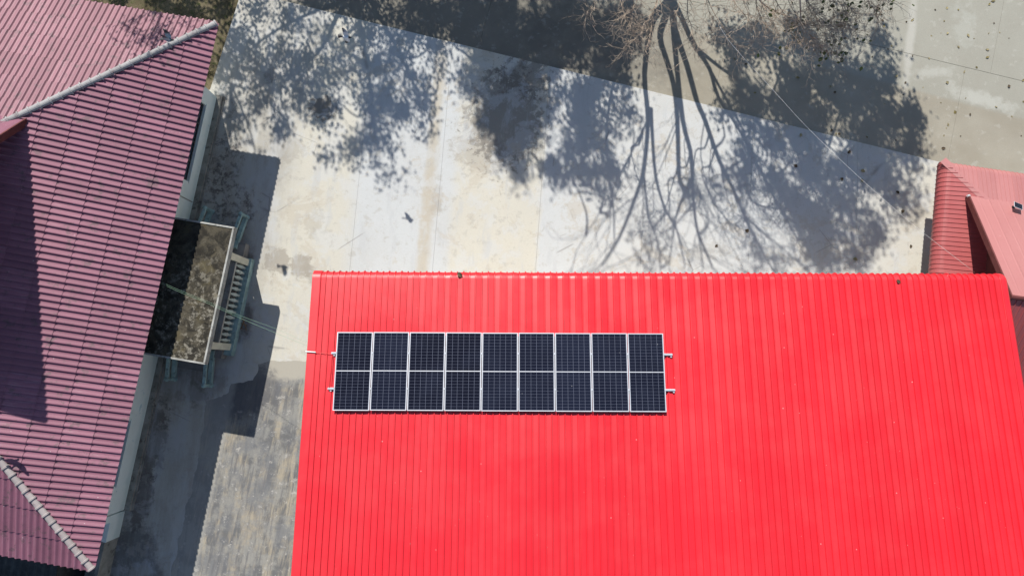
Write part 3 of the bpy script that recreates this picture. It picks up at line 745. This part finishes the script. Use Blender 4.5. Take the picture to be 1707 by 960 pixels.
LA = [([(1120, -6), (1096, 20), (1085, 45), (1074, 121), (1080, 200), (1073, 282), (1060, 327), (1032, 397), (1003, 442)], .17, .05),
      ([(1120, -6), (1108, 30), (1100, 60), (1112, 100), (1123, 141), (1129, 200), (1132, 294), (1140, 316)], .17, .09),
      ([(1120, -6), (1122, 40), (1127, 100), (1138, 200), (1151, 253), (1154, 298), (1156, 335), (1163, 385), (1188, 446)], .16, .05),
      ([(1120, -6), (1125, 45), (1145, 106), (1163, 171), (1175, 200), (1200, 270), (1220, 311), (1241, 360), (1257, 393), (1286, 446)], .17, .045),
      ([(1120, -6), (1135, 25), (1158, 75), (1183, 113), (1198, 161), (1240, 230), (1290, 330), (1330, 400)], .15, .04),
      ([(1158, 75), (1200, 110), (1260, 150), (1330, 200), (1400, 260)], .09, .03), ([(1183, 113), (1230, 200), (1255, 260), (1275, 320)], .07, .03),
      ([(1085, 180), (1087, 220), (1093, 294), (1110, 352), (1126, 376), (1142, 442)], .10, .035), ([(1073, 290), (1081, 360), (1097, 405), (1101, 446)], .06, .025),
      ([(1151, 298), (1130, 350), (1122, 390), (1115, 446)], .06, .025), ([(1163, 385), (1168, 415), (1172, 448)], .045, .025), ([(1154, 340), (1130, 370), (1090, 400), (1050, 430)], .04, .015),
      ([(1241, 360), (1275, 390), (1300, 410), (1340, 446)], .05, .02), ([(1175, 200), (1168, 260), (1185, 330), (1205, 380), (1235, 440)], .035, .015), ([(1080, 200), (1050, 260), (1020, 320), (960, 420)], .045, .015),
      ([(1085, 45), (1040, 90), (1016, 170), (1012, 260), (1022, 340), (1024, 400)], .09, .03), ([(1085, 38), (1030, 40), (960, 60), (900, 80)], .09, .03), ([(1132, 200), (1110, 260), (1075, 330), (1030, 370)], .03, .015)]
blobs_a = [(1240, 60, 50, 40, .8), (1300, 75, 60, 45, .95), (1370, 130, 80, 45, 1.15), (1455, 140, 48, 38, 1.1), (1500, 210, 34, 38, 1.1), (1425, 200, 80, 40, 1.15), (1330, 215, 70, 50, 1.0), (1400, 285, 85, 48, 1.1),
           (1475, 270, 55, 45, 1.1), (1505, 335, 30, 28, .8), (1385, 355, 75, 45, 1.05), (1440, 400, 45, 35, .95), (1340, 400, 50, 35, .6), (1400, 430, 60, 20, .9), (1440, 62, 38, 17, 1.1), (1290, 160, 55, 50, .8), (1250, 215, 45, 40, .6),
           (1260, 300, 40, 35, .6), (1310, 290, 40, 40, .7), (1230, 130, 40, 40, .45), (1045, 75, 45, 45, .9), (1000, 140, 55, 45, .95), (960, 200, 36, 60, 1.0), (950, 285, 45, 42, .95), (1000, 250, 40, 50, .7), (1010, 310, 30, 30, .5),
           (1055, 205, 14, 18, 1.0), (1200, 190, 25, 40, .3), (1170, 330, 40, 50, .16), (1290, 420, 40, 30, .3), (1100, 420, 60, 30, .12), (1530, 240, 18, 22, .9), (1480, 100, 22, 14, .3)]
rk = random.Random(21)
def fan(p, ang, ln, r, lev):                          # finer branches, laid out by where their shadow runs
    pts = [p]; a = ang
    for i in range(4): a += rk.gauss(0, .16); pts.append((pts[-1][0]+math.sin(a)*ln/4, pts[-1][1]+math.cos(a)*ln/4))
    FAN.append((pts, r, r*.45))
    if lev:
        for i in (1, 2, 3, 4):
            if rk.random() < .75: fan(pts[i], a+rk.choice((-1, 1))*rk.uniform(.25, .75), ln*rk.uniform(.45, .75), r*.6, lev-1)
FAN = []
for pts, r0, r1 in LA[:5]+LA[7:15]:
    for i in range(len(pts)//2, len(pts)):
        p = pts[i]; q_ = pts[i-1]; a = math.atan2(p[0]-q_[0], p[1]-q_[1])
        fan(p, a+rk.choice((-1, 1))*rk.uniform(.2, .6), rk.uniform(60, 120), .028, 2)
LA = LA+FAN
ta_, nodes_a = tree('roadside_tree', 'bare-limbed tree leaning over the road, its twigs at the top edge of the view', base_a, fork_a, [limb_px(l[0], l[1]*.8, l[2]*.8) for l in LA], blobs_a, m_leaf, rng, .15, 400, .9, lift=(0, 3.5))
f_b = P(590, -40, 0); fork_b = sunpt(f_b, 0, 5.0); base_b = Vector((fork_b.x-.2, fork_b.y+.3, -.1))
LB = [([(590, -40), (565, 20), (530, 90), (470, 130)], .11, .025), ([(590, -40), (600, 40), (615, 120), (620, 200)], .11, .03), ([(590, -40), (640, 40), (680, 120), (700, 160)], .1, .025), ([(575, 0), (480, 40), (410, 90), (385, 140)], .06, .02)]
blobs_b = [(400, 75, 38, 50, .8), (450, 115, 55, 50, .85), (520, 95, 60, 55, .85), (560, 165, 65, 45, .95), (640, 135, 55, 55, 1.0), (620, 225, 48, 42, 1.0), (655, 285, 34, 22, .5), (700, 175, 45, 50, .8), (480, 195, 55, 32, .5),
           (400, 195, 36, 40, .7), (375, 145, 25, 50, .7), (600, 55, 55, 35, .85), (680, 85, 45, 35, .75), (640, 15, 80, 25, 1.1), (560, -5, 70, 20, 1.0), (730, 130, 25, 30, .5), (500, 30, 50, 25, .7), (415, 20, 30, 30, .7),
           (345, 10, 55, 25, 1.2), (388, 60, 18, 40, 1.0), (370, 110, 14, 30, .9), (270, 5, 70, 18, 1.1), (180, -5, 60, 14, .9), (310, 20, 40, 16, .9), (690, 45, 50, 20, 1.0), (600, 5, 60, 22, 1.0), (525, 5, 50, 20, .8), (420, 150, 40, 35, .6), (500, 150, 45, 35, .7), (590, 110, 40, 35, .7), (640, 190, 45, 40, .8), (740, 60, 40, 25, .9), (395, 245, 40, 18, .5), (575, 250, 40, 30, .5), (245, 45, 38, 17, 1.1, 4.3), (205, 22, 20, 10, .7, 4.2), (310, 32, 20, 6, .6, 4.0)]
tree('roadside_tree', 'leafy tree beyond the top left, its dappled shadow on the yard by the house', base_b, fork_b, [limb_px(*l, 2.5) for l in LB], blobs_b, m_leaf, rng, .135, 245, 1.5, lift=(0, 3))
f_c = P(860, -60, 0); fork_c = sunpt(f_c, 0, 4.6); base_c = Vector((fork_c.x, fork_c.y+.2, -.1))
LC = [([(860, -60), (855, 30), (845, 120), (850, 210)], .14, .04), ([(860, -60), (820, 40), (805, 110)], .11, .04), ([(860, -60), (900, 40), (888, 150)], .11, .04), ([(860, -60), (940, 0), (990, 30)], .1, .04)]
blobs_c = [(840, 145, 62, 42, 1.7), (850, 210, 50, 42, 1.8), (860, 262, 33, 32, 1.5), (802, 125, 34, 28, 1.3), (882, 165, 34, 42, 1.3), (866, 293, 13, 12, 1.0), (900, 55, 90, 45, 1.3), (985, 30, 70, 35, 1.2), (765, 30, 60, 35, 1.2), (840, 80, 50, 30, 1.0),
           (930, 105, 50, 25, 1.2), (1010, 75, 40, 30, 1.0), (710, 30, 40, 25, 1.1), (820, 10, 60, 20, 1.2), (1000, 110, 35, 20, 1.0), (870, 100, 45, 25, 1.2), (950, 70, 40, 25, 1.1), (780, 70, 30, 25, .8), (1050, 20, 30, 30, .8)]
tree('roadside_tree', 'dense dark tree beyond the top edge, its black shadow in the middle of the yard', base_c, fork_c, [limb_px(*l, 2.2) for l in LC], blobs_c, m_leaf2, rng, .14, 520, 2.2, lift=(0, 7))
# low twiggy branches of the first tree that reach into the view
VB = [([(1250, -60), (1270, 10), (1288, 40), (1300, 62)], .014, 0), ([(1225, -60), (1238, 0), (1252, 30), (1262, 60)], .014, 0), ([(1320, -60), (1350, 8), (1372, 36), (1388, 60)], .014, 1), ([(1290, -60), (1318, 10), (1330, 30), (1345, 75)], .013, 0), ([(1360, -60), (1400, 6), (1412, 30), (1408, 45)], .012, 1), ([(1180, -60), (1178, 6), (1190, 36), (1188, 60)], .012, 0), ([(1245, -70), (1262, -5), (1290, 18), (1318, 30), (1345, 42), (1380, 43), (1402, 41)], .028, 1), ([(1335, 36), (1350, 58), (1360, 72), (1376, 86), (1402, 94)], .018, 1), ([(1260, -4), (1264, 18), (1272, 36), (1282, 48)], .016, 0),
      ([(1300, -60), (1335, -10), (1355, 16), (1362, 34)], .018, 1), ([(1385, -60), (1402, -4), (1418, 14), (1428, 26)], .014, 1), ([(1440, -60), (1448, 2), (1456, 14), (1462, 26)], .013, 1), ([(1470, -60), (1478, -8), (1487, 4)], .012, 1),
      ([(1022, -60), (1034, 0), (1040, 22), (1046, 36), (1053, 50)], .018, 0), ([(1092, -60), (1096, 6), (1084, 26), (1070, 52), (1052, 72), (1042, 84)], .016, 0), ([(1112, -60), (1092, 12), (1086, 40), (1082, 66), (1074, 92)], .02, 0),
      ([(1150, -60), (1146, 20), (1152, 42), (1156, 66), (1160, 84)], .015, 0), ([(1160, -60), (1185, 12), (1206, 46), (1222, 70), (1234, 84)], .017, 0), ([(1002, -60), (990, 2), (982, 14), (976, 28)], .013, 0), ([(1205, -60), (1222, 0), (1240, 24), (1250, 44)], .015, 0),
      ([(1280, -60), (1292, -2), (1306, 22), (1318, 50), (1322, 70)], .016, 0), ([(1345, -60), (1378, -6), (1388, 12), (1392, 28)], .013, 1), ([(1128, -60), (1132, 4), (1128, 22), (1136, 34)], .012, 0), ([(1060, -60), (1062, -2), (1052, 14), (1040, 20)], .013, 0)]
vl = MB(); rb = random.Random(5)
for pts, r0, leafy in VB:
    z0 = rb.uniform(4.6, 5.8); n = len(pts)
    wp = [P(x, y, z0-.12*i) for i, (x, y) in enumerate(pts)]
    near = min(nodes_a, key=lambda q_: (q_-wp[0]).length)
    path = smooth_path([near, (near+wp[0])/2+Zv*.25]+wp, 3); nn = len(path)
    b = MB(); b.tube(path, [max(.005, .04+(r0-.04)*min(1, i/(nn*.4)) if i < nn*.4 else r0*(1-.75*(i/nn-.4)/.6)) for i in range(nn)], 5)
    def twig(p, d, ln, r, lev):
        q_ = [p]; dd = d.copy()
        for s in range(4):
            dd = (dd+Vector((rb.gauss(0, .28), rb.gauss(0, .28), rb.gauss(0, .22)))).normalized(); q_.append(q_[-1]+dd*(ln/4))
        b.tube(q_, [r, r*.8, r*.65, r*.5, r*.35], 3, False)
        if lev > 0:
            for s in (1, 2, 3, 4):
                if rb.random() < .8:
                    nd = (dd+Vector((rb.gauss(0, .75), rb.gauss(0, .75), rb.gauss(0, .5)))).normalized(); twig(q_[s], nd, ln*rb.uniform(.4, .7), r*.6, lev-1)
        elif leafy and rb.random() < .03: add_leaf(vl, q_[-1], rb.uniform(.10, .17), rb)
    for i in range(6, nn):
        if not in_frame(path[i], 40): continue
        d0 = (path[i]-path[i-1]).normalized()
        for s in range((5 if leafy else 2) if rb.random() < .5 else 2):
            sd_ = Vector((rb.gauss(0, .8), rb.gauss(-.15, .7), rb.gauss(0, .45)))
            twig(path[i], (d0*.6+sd_).normalized(), rb.uniform(.4, .95), .0095, 2 if rb.random() < .6 else 1)
    b.build('branch', m_twig, ta_)
# the leaves one can see on those branches
for x, y in [(1372, 20), (1400, 28), (1378, 35), (1395, 32), (1394, 41), (1388, 6), (1399, 20), (1415, 33), (1407, 48), (1420, 3), (1448, 9), (1466, 17), (1470, 25), (1486, 14), (1462, 1), (1472, 10), (1388, 58), (1389, 66), (1385, 71), (1390, 73), (1376, 83), (1382, 86),
             (1373, 95), (1381, 96), (1406, 94), (1407, 100), (1399, 88), (1395, 90), (1317, 47), (1320, 44), (1336, 56), (1332, 64), (1314, 85), (1298, 85), (1348, 84), (1266, 87), (1248, 10), (1368, 67), (1429, 68), (1490, 2), (1440, 17), (1310, 52), (1325, 40), (1338, 60), (1318, 50), (1327, 52), (1390, 46), (1383, 10), (1360, 8)]:
    for k in range(1 if rb.random() < .6 else 2): add_leaf(vl, P(x+rb.uniform(-2, 2), y+rb.uniform(-2, 2), rb.uniform(4.2, 5.2)), rb.uniform(.11, .18), rb)
tag(vl.build('leaves', m_leaf, ta_), kind='stuff')

# ------------------------------------------------------------------ fallen leaves
def leaf_mesh(seed, mat):
    r = random.Random(seed); mb = MB(); s = .075
    out = [(0, -1.0), (.55, -.75), (.85, -.15), (.6, .45), (.0, 1.15), (-.6, .45), (-.85, -.15), (-.55, -.75)]
    mb.v.append((0, 0, .012))
    for a, b in out: mb.v.append((a*s*r.uniform(.8, 1.1), b*s*r.uniform(.85, 1.1), .018+abs(a)*s*r.uniform(.1, .55)))
    mb.f += [(0, 1+i, 1+(i+1) % 8) for i in range(8)]
    mb.tube([(0, -s, .015), (.01, -s*1.5, .012), (.015, -s*1.9, .01)], .003, 3)
    return mb.mesh('fallen_leaf', mat)
m_dry3 = simple('pale_dry_leaf', (.26, .22, .12), .8, .3, 9)
LM = [leaf_mesh(i, (m_dry, m_dry3, m_dry, m_dry3, m_dry2, m_dry2, m_dry2)[i]) for i in range(7)]
z1 = [(1275,47),(1338,57),(1208,57),(1533,10),(1512,25),(1240,187),(1277,190),(1187,203),(1393,203),(1426,218),(1508,190),(1570,185),(1622,217),(1537,132),(1258,120),(1080,115),(1046,125),(920,147),(912,118),(943,278),(964,260),(702,217),(1080,316),(1173,330),(1500,281),(1500,325),(1440,380),(1370,405),(991,428),(1276,466),(1140,492),(1040,465),(1028,534),(1622,486),(1380,552),(1550,603),(1702,572),(1319,631),(1638,655),(1404,644),(1280,701),(1272,720),(1257,762),(1690,764),(1350,765),(1254,834),(1700,452),(960,543),(925,585),(988,788),(825,770),(625,733),(652,752),(668,753),(437,438),(82,333),(146,363),(195,522),(620,487),(645,520),(412,708),(1122,846),(854,320),(922,322),(1240,578),(1338,267)]
z2 = [(1108,63),(1305,132),(1088,188),(1361,208),(1358,247),(1275,241),(1502,295),(1522,372),(890,450),(765,512),(1330,566),(1556,514)]
rl = random.Random(3)
for k, (x, y) in enumerate(z1):
    px, py = 1200+x/3.367, y/3.367
    shade = px < 1515 and (py > 60 or px < 1400) and py > .1*px-95
    p = P(px, py, -.045); o = put('fallen_leaf', LM[rl.randrange(5) if not shade else rl.randrange(7)]); o.location = p
    o.rotation_euler = (rl.uniform(-.3, .3), rl.uniform(-.3, .3), rl.uniform(0, 6.28)); s = rl.choice((.4, .5, .6, .75, .9)); o.scale = (s*rl.uniform(.6, 1.1), s*rl.uniform(.9, 1.3), s)
    tag(o, 'dry curled leaf fallen on the grey concrete road' if not shade else 'dry leaf fallen on the shaded road under the tree shadow', 'leaf', 'leaves fallen on the sunny road' if not shade else 'leaves fallen on the shaded road')
for k, (x, y) in enumerate(z2):
    px, py = 880+x/2.4386, 200+y/2.4386; p = P(px, py, 0); o = put('fallen_leaf', LM[3+rl.randrange(4)]); o.location = p
    o.rotation_euler = (rl.uniform(-.15, .15), rl.uniform(-.15, .15), rl.uniform(0, 6.28)); s = rl.choice((.85, 1.0, 1.15)); o.scale = (s, s, s)
    tag(o, 'brown leaf fallen on the pale yard slab below the road', 'leaf', 'leaves fallen on the yard')
for (x, y), sc, lab in (((766, 457), 1.3, 'dark curled leaf stuck at the eave of the red roof'), ((1497, 465), .9, 'brown leaf lying near the eave of the red roof at the right')):
    d_ = 2.928-on_plane(x, y, RO, RM.to_3x3() @ Zv).y
    o = put('roof_leaf', LM[5 if sc > 1 else 6]); o.matrix_basis = RM @ Matrix.Translation(((P(x, y, 5.2)).x, -d_/math.cos(RA), .02)) @ Matrix.Rotation(.8, 4, 'Z') @ Matrix.Scale(sc, 4); tag(o, lab, 'leaf')

# ------------------------------------------------------------------ pigeons
def pigeon(loc, head, bank, flap, label, dark=False):
    """body, wings and tail as one skin; x forward, y left"""
    mb = MB(); tint = []
    body = [(-.155, .004, .0), (-.12, .022, .0), (-.06, .048, -.004), (0, .06, -.008), (.06, .052, 0), (.10, .034, .012), (.125, .032, .022), (.15, .026, .024), (.168, .012, .02), (.19, .003, .015)]
    n = 8
    for x, r, z in body:
        for k in range(n): t = 2*math.pi*k/n; mb.v.append((x, math.cos(t)*r, z+math.sin(t)*r*.9)); tint.append((.02, .022, .026) if x > .09 or x < -.1 else ((.62, .64, .66) if not dark else (.24, .28, .32)))
    for j in range(len(body)-1):
        for k in range(n): a = j*n+k; b = j*n+(k+1) % n; mb.f.append((a, b, b+n, a+n))
    mb.f.append(tuple(range(n))[::-1]); mb.f.append(tuple((len(body)-1)*n+k for k in range(n)))
    for s in (1, -1):                                # wing: root, wrist, tip
        fl = flap[0] if s > 0 else flap[1]
        o = len(mb.v); pts = []
        for y, x0, x1, ang in ((.035, .075, -.07, 0), (.14, .10, -.085, fl), (.22, .07, -.08, fl*1.2), (.30, .005, -.085, fl*1.25), (.335, -.05, -.075, fl*1.25)):
            yy, zz = y*math.cos(ang), y*math.sin(ang)
            for h in (.006, -.004):
                mb.v += [(x0, s*yy, zz+.02+h), (x1, s*yy, zz+.01+h*.6)]
                c0 = (.55, .57, .6) if y < .25 else (.03, .03, .035)
                if dark: c0 = (.3, .35, .4) if y < .2 else (.05, .05, .06)
                tint += [c0, c0 if y < .2 else (.04, .04, .045)]
        for i in range(4):
            a = o+i*4; q_ = [(a, a+1, a+5, a+4), (a+3, a+2, a+6, a+7), (a, a+4, a+6, a+2), (a+1, a+3, a+7, a+5)]
            mb.f += q_ if s > 0 else [f[::-1] for f in q_]
        mb.f.append((o+16, o+17, o+19, o+18))
    o = len(mb.v)                                    # tail fan
    for h in (.004, -.003):
        mb.v += [(-.11, .018, h), (-.25, .06, h), (-.27, 0, h), (-.25, -.06, h), (-.11, -.018, h)]; tint += [(.05, .05, .055)]*5
    mb.f += [(o, o+1, o+2, o+3, o+4), (o+9, o+8, o+7, o+6, o+5)]+[(o+i, o+5+i, o+5+(i+1) % 5, o+(i+1) % 5) for i in range(5)]
    me = mb.mesh('pigeon', m_bird, True); at = me.attributes.new('tint', 'FLOAT_COLOR', 'POINT')
    for i, c in enumerate(tint): at.data[i].color = (*c, 1)
    o_ = put('pigeon', me); o_.location = loc; o_.rotation_euler = (bank, 0, head); tag(o_, label, 'bird', 'pigeons in flight'); return o_
pigeon(P(577, 62, 4.96), R(-6), R(28), (R(28), R(-42)), 'white and black pigeon flying over the yard with wings spread')
pigeon(P(281, 67, 6.16), R(-8), R(-25), (R(62), R(48)), 'blue-grey pigeon flying just above the hip of the tiled roof', True)

b3 = on_plane(28, 773, A, (V+Zv*tp).cross(U)*-1)-SV*1.7
pigeon(b3, R(70), 0, (R(10), R(15)), 'pigeon flying low over the tiled roof, its small shadow beside the south hip', True)

# ------------------------------------------------------------------ cables, sticks, grass
def cable(name, pts, r, mat, label): return single(name, MB().tube(smooth_path([Vector(p) for p in pts], 4), r, 5), mat, label, 'cable', smooth=True)
cable('cable', [P(255, 466, 3.3), P(300, 487, 3.55), P(345, 505, 3.85), P(400, 530, 4.25), P(460, 555, 4.7), P(516, 578, 5.25)], .0035, m_cable_g, 'thin green cable strung over the mossy canopy to the red roof, lower line')
cable('cable', [P(255, 464, 3.35), P(300, 484, 3.6), P(345, 502, 3.9), P(400, 526, 4.3), P(460, 548, 4.75), P(516, 573, 5.3)], .003, m_cable_g, 'thin green cable strung over the mossy canopy to the red roof, upper line')
cable('cable', [P(1200, 45, 6.2), P(1222, 77, 6.0), P(1290, 152, 5.3), P(1348, 215, 4.6), P(1425, 289, 3.9), P(1493, 350, 3.4), P(1540, 389, 3.1), P(1625, 454, 2.75)], .004, m_cable_w, 'white cable hanging from the tree to the rose roof')
t = thing('cable_conduit', RP(-5.95, 2.53, .06), 'white conduit on the left edge of the red roof feeding the panels', 'conduit')
q = MB(); q.tube([RP(XL-.03, 2.5, .07), RP(XL+.27, 2.52, .07)], .018, 6); q.build('pipe', m_cable_w, t)
q = MB(); q.tube([RP(XL+.27, 2.52, .06), RP(-5.6, 2.55, .05), RP(-5.33, 2.56, .07)], .008, 5); q.build('wire', m_cable_r, t)
cable('panel_cable', [RP(-5.30, 2.60, .09), RP(-5.315, 3.0, .04), RP(-5.34, 3.4, .04), RP(-5.33, 3.56, .08)], .012, m_cable_r, 'red cable beside the first solar panel joining the two rails')
q = MB(); c0 = P(403, 540, 0)
for (a, b), (c, d), h in (((-14, 14), (4, -14), .05), ((2, -14), (13, 12), .08), ((-13, 6), (13, 13), .03), ((-6, -4), (14, 4), .06), ((-2, 12), (8, -8), .04)):
    p0, p1 = P(403+a*.75, 540+c*0+b*.75, 0), P(403+c*.75, 540+d*.75, 0); q.bar(p0+Zv*h, p1+Zv*(h+.03), .022, .022)
single('stick_pile', q, m_wood, 'small pile of crossed brown wooden sticks beside the porch', 'sticks')
gr = MB(); rg = random.Random(9)
for i in range(900):
    x, y = rg.uniform(120, 402), rg.uniform(-20, 150)
    if y < (x-120)*.17-6 or x > 400-(y*.37): continue
    p = P(x, y, -.14)
    if mnoise.noise(p*.9) < -.05: continue
    for k in range(5):
        a = rg.uniform(0, 6.28); ln = rg.uniform(.08, .3); d = Vector((math.cos(a), math.sin(a), rg.uniform(.4, 1.4))).normalized(); w_ = d.cross(Zv).normalized()*.006
        q0 = p+Vector((rg.gauss(0, .05), rg.gauss(0, .05), 0)); gr.add([q0-w_, q0+w_, q0+d*ln*.6+w_*.7, q0+d*ln-Zv*ln*.15], [(0, 1, 2, 3)])
tag(gr.build('grass', m_grass), 'dry grass and weeds on the soil behind the tiled house', 'grass', kind='stuff')
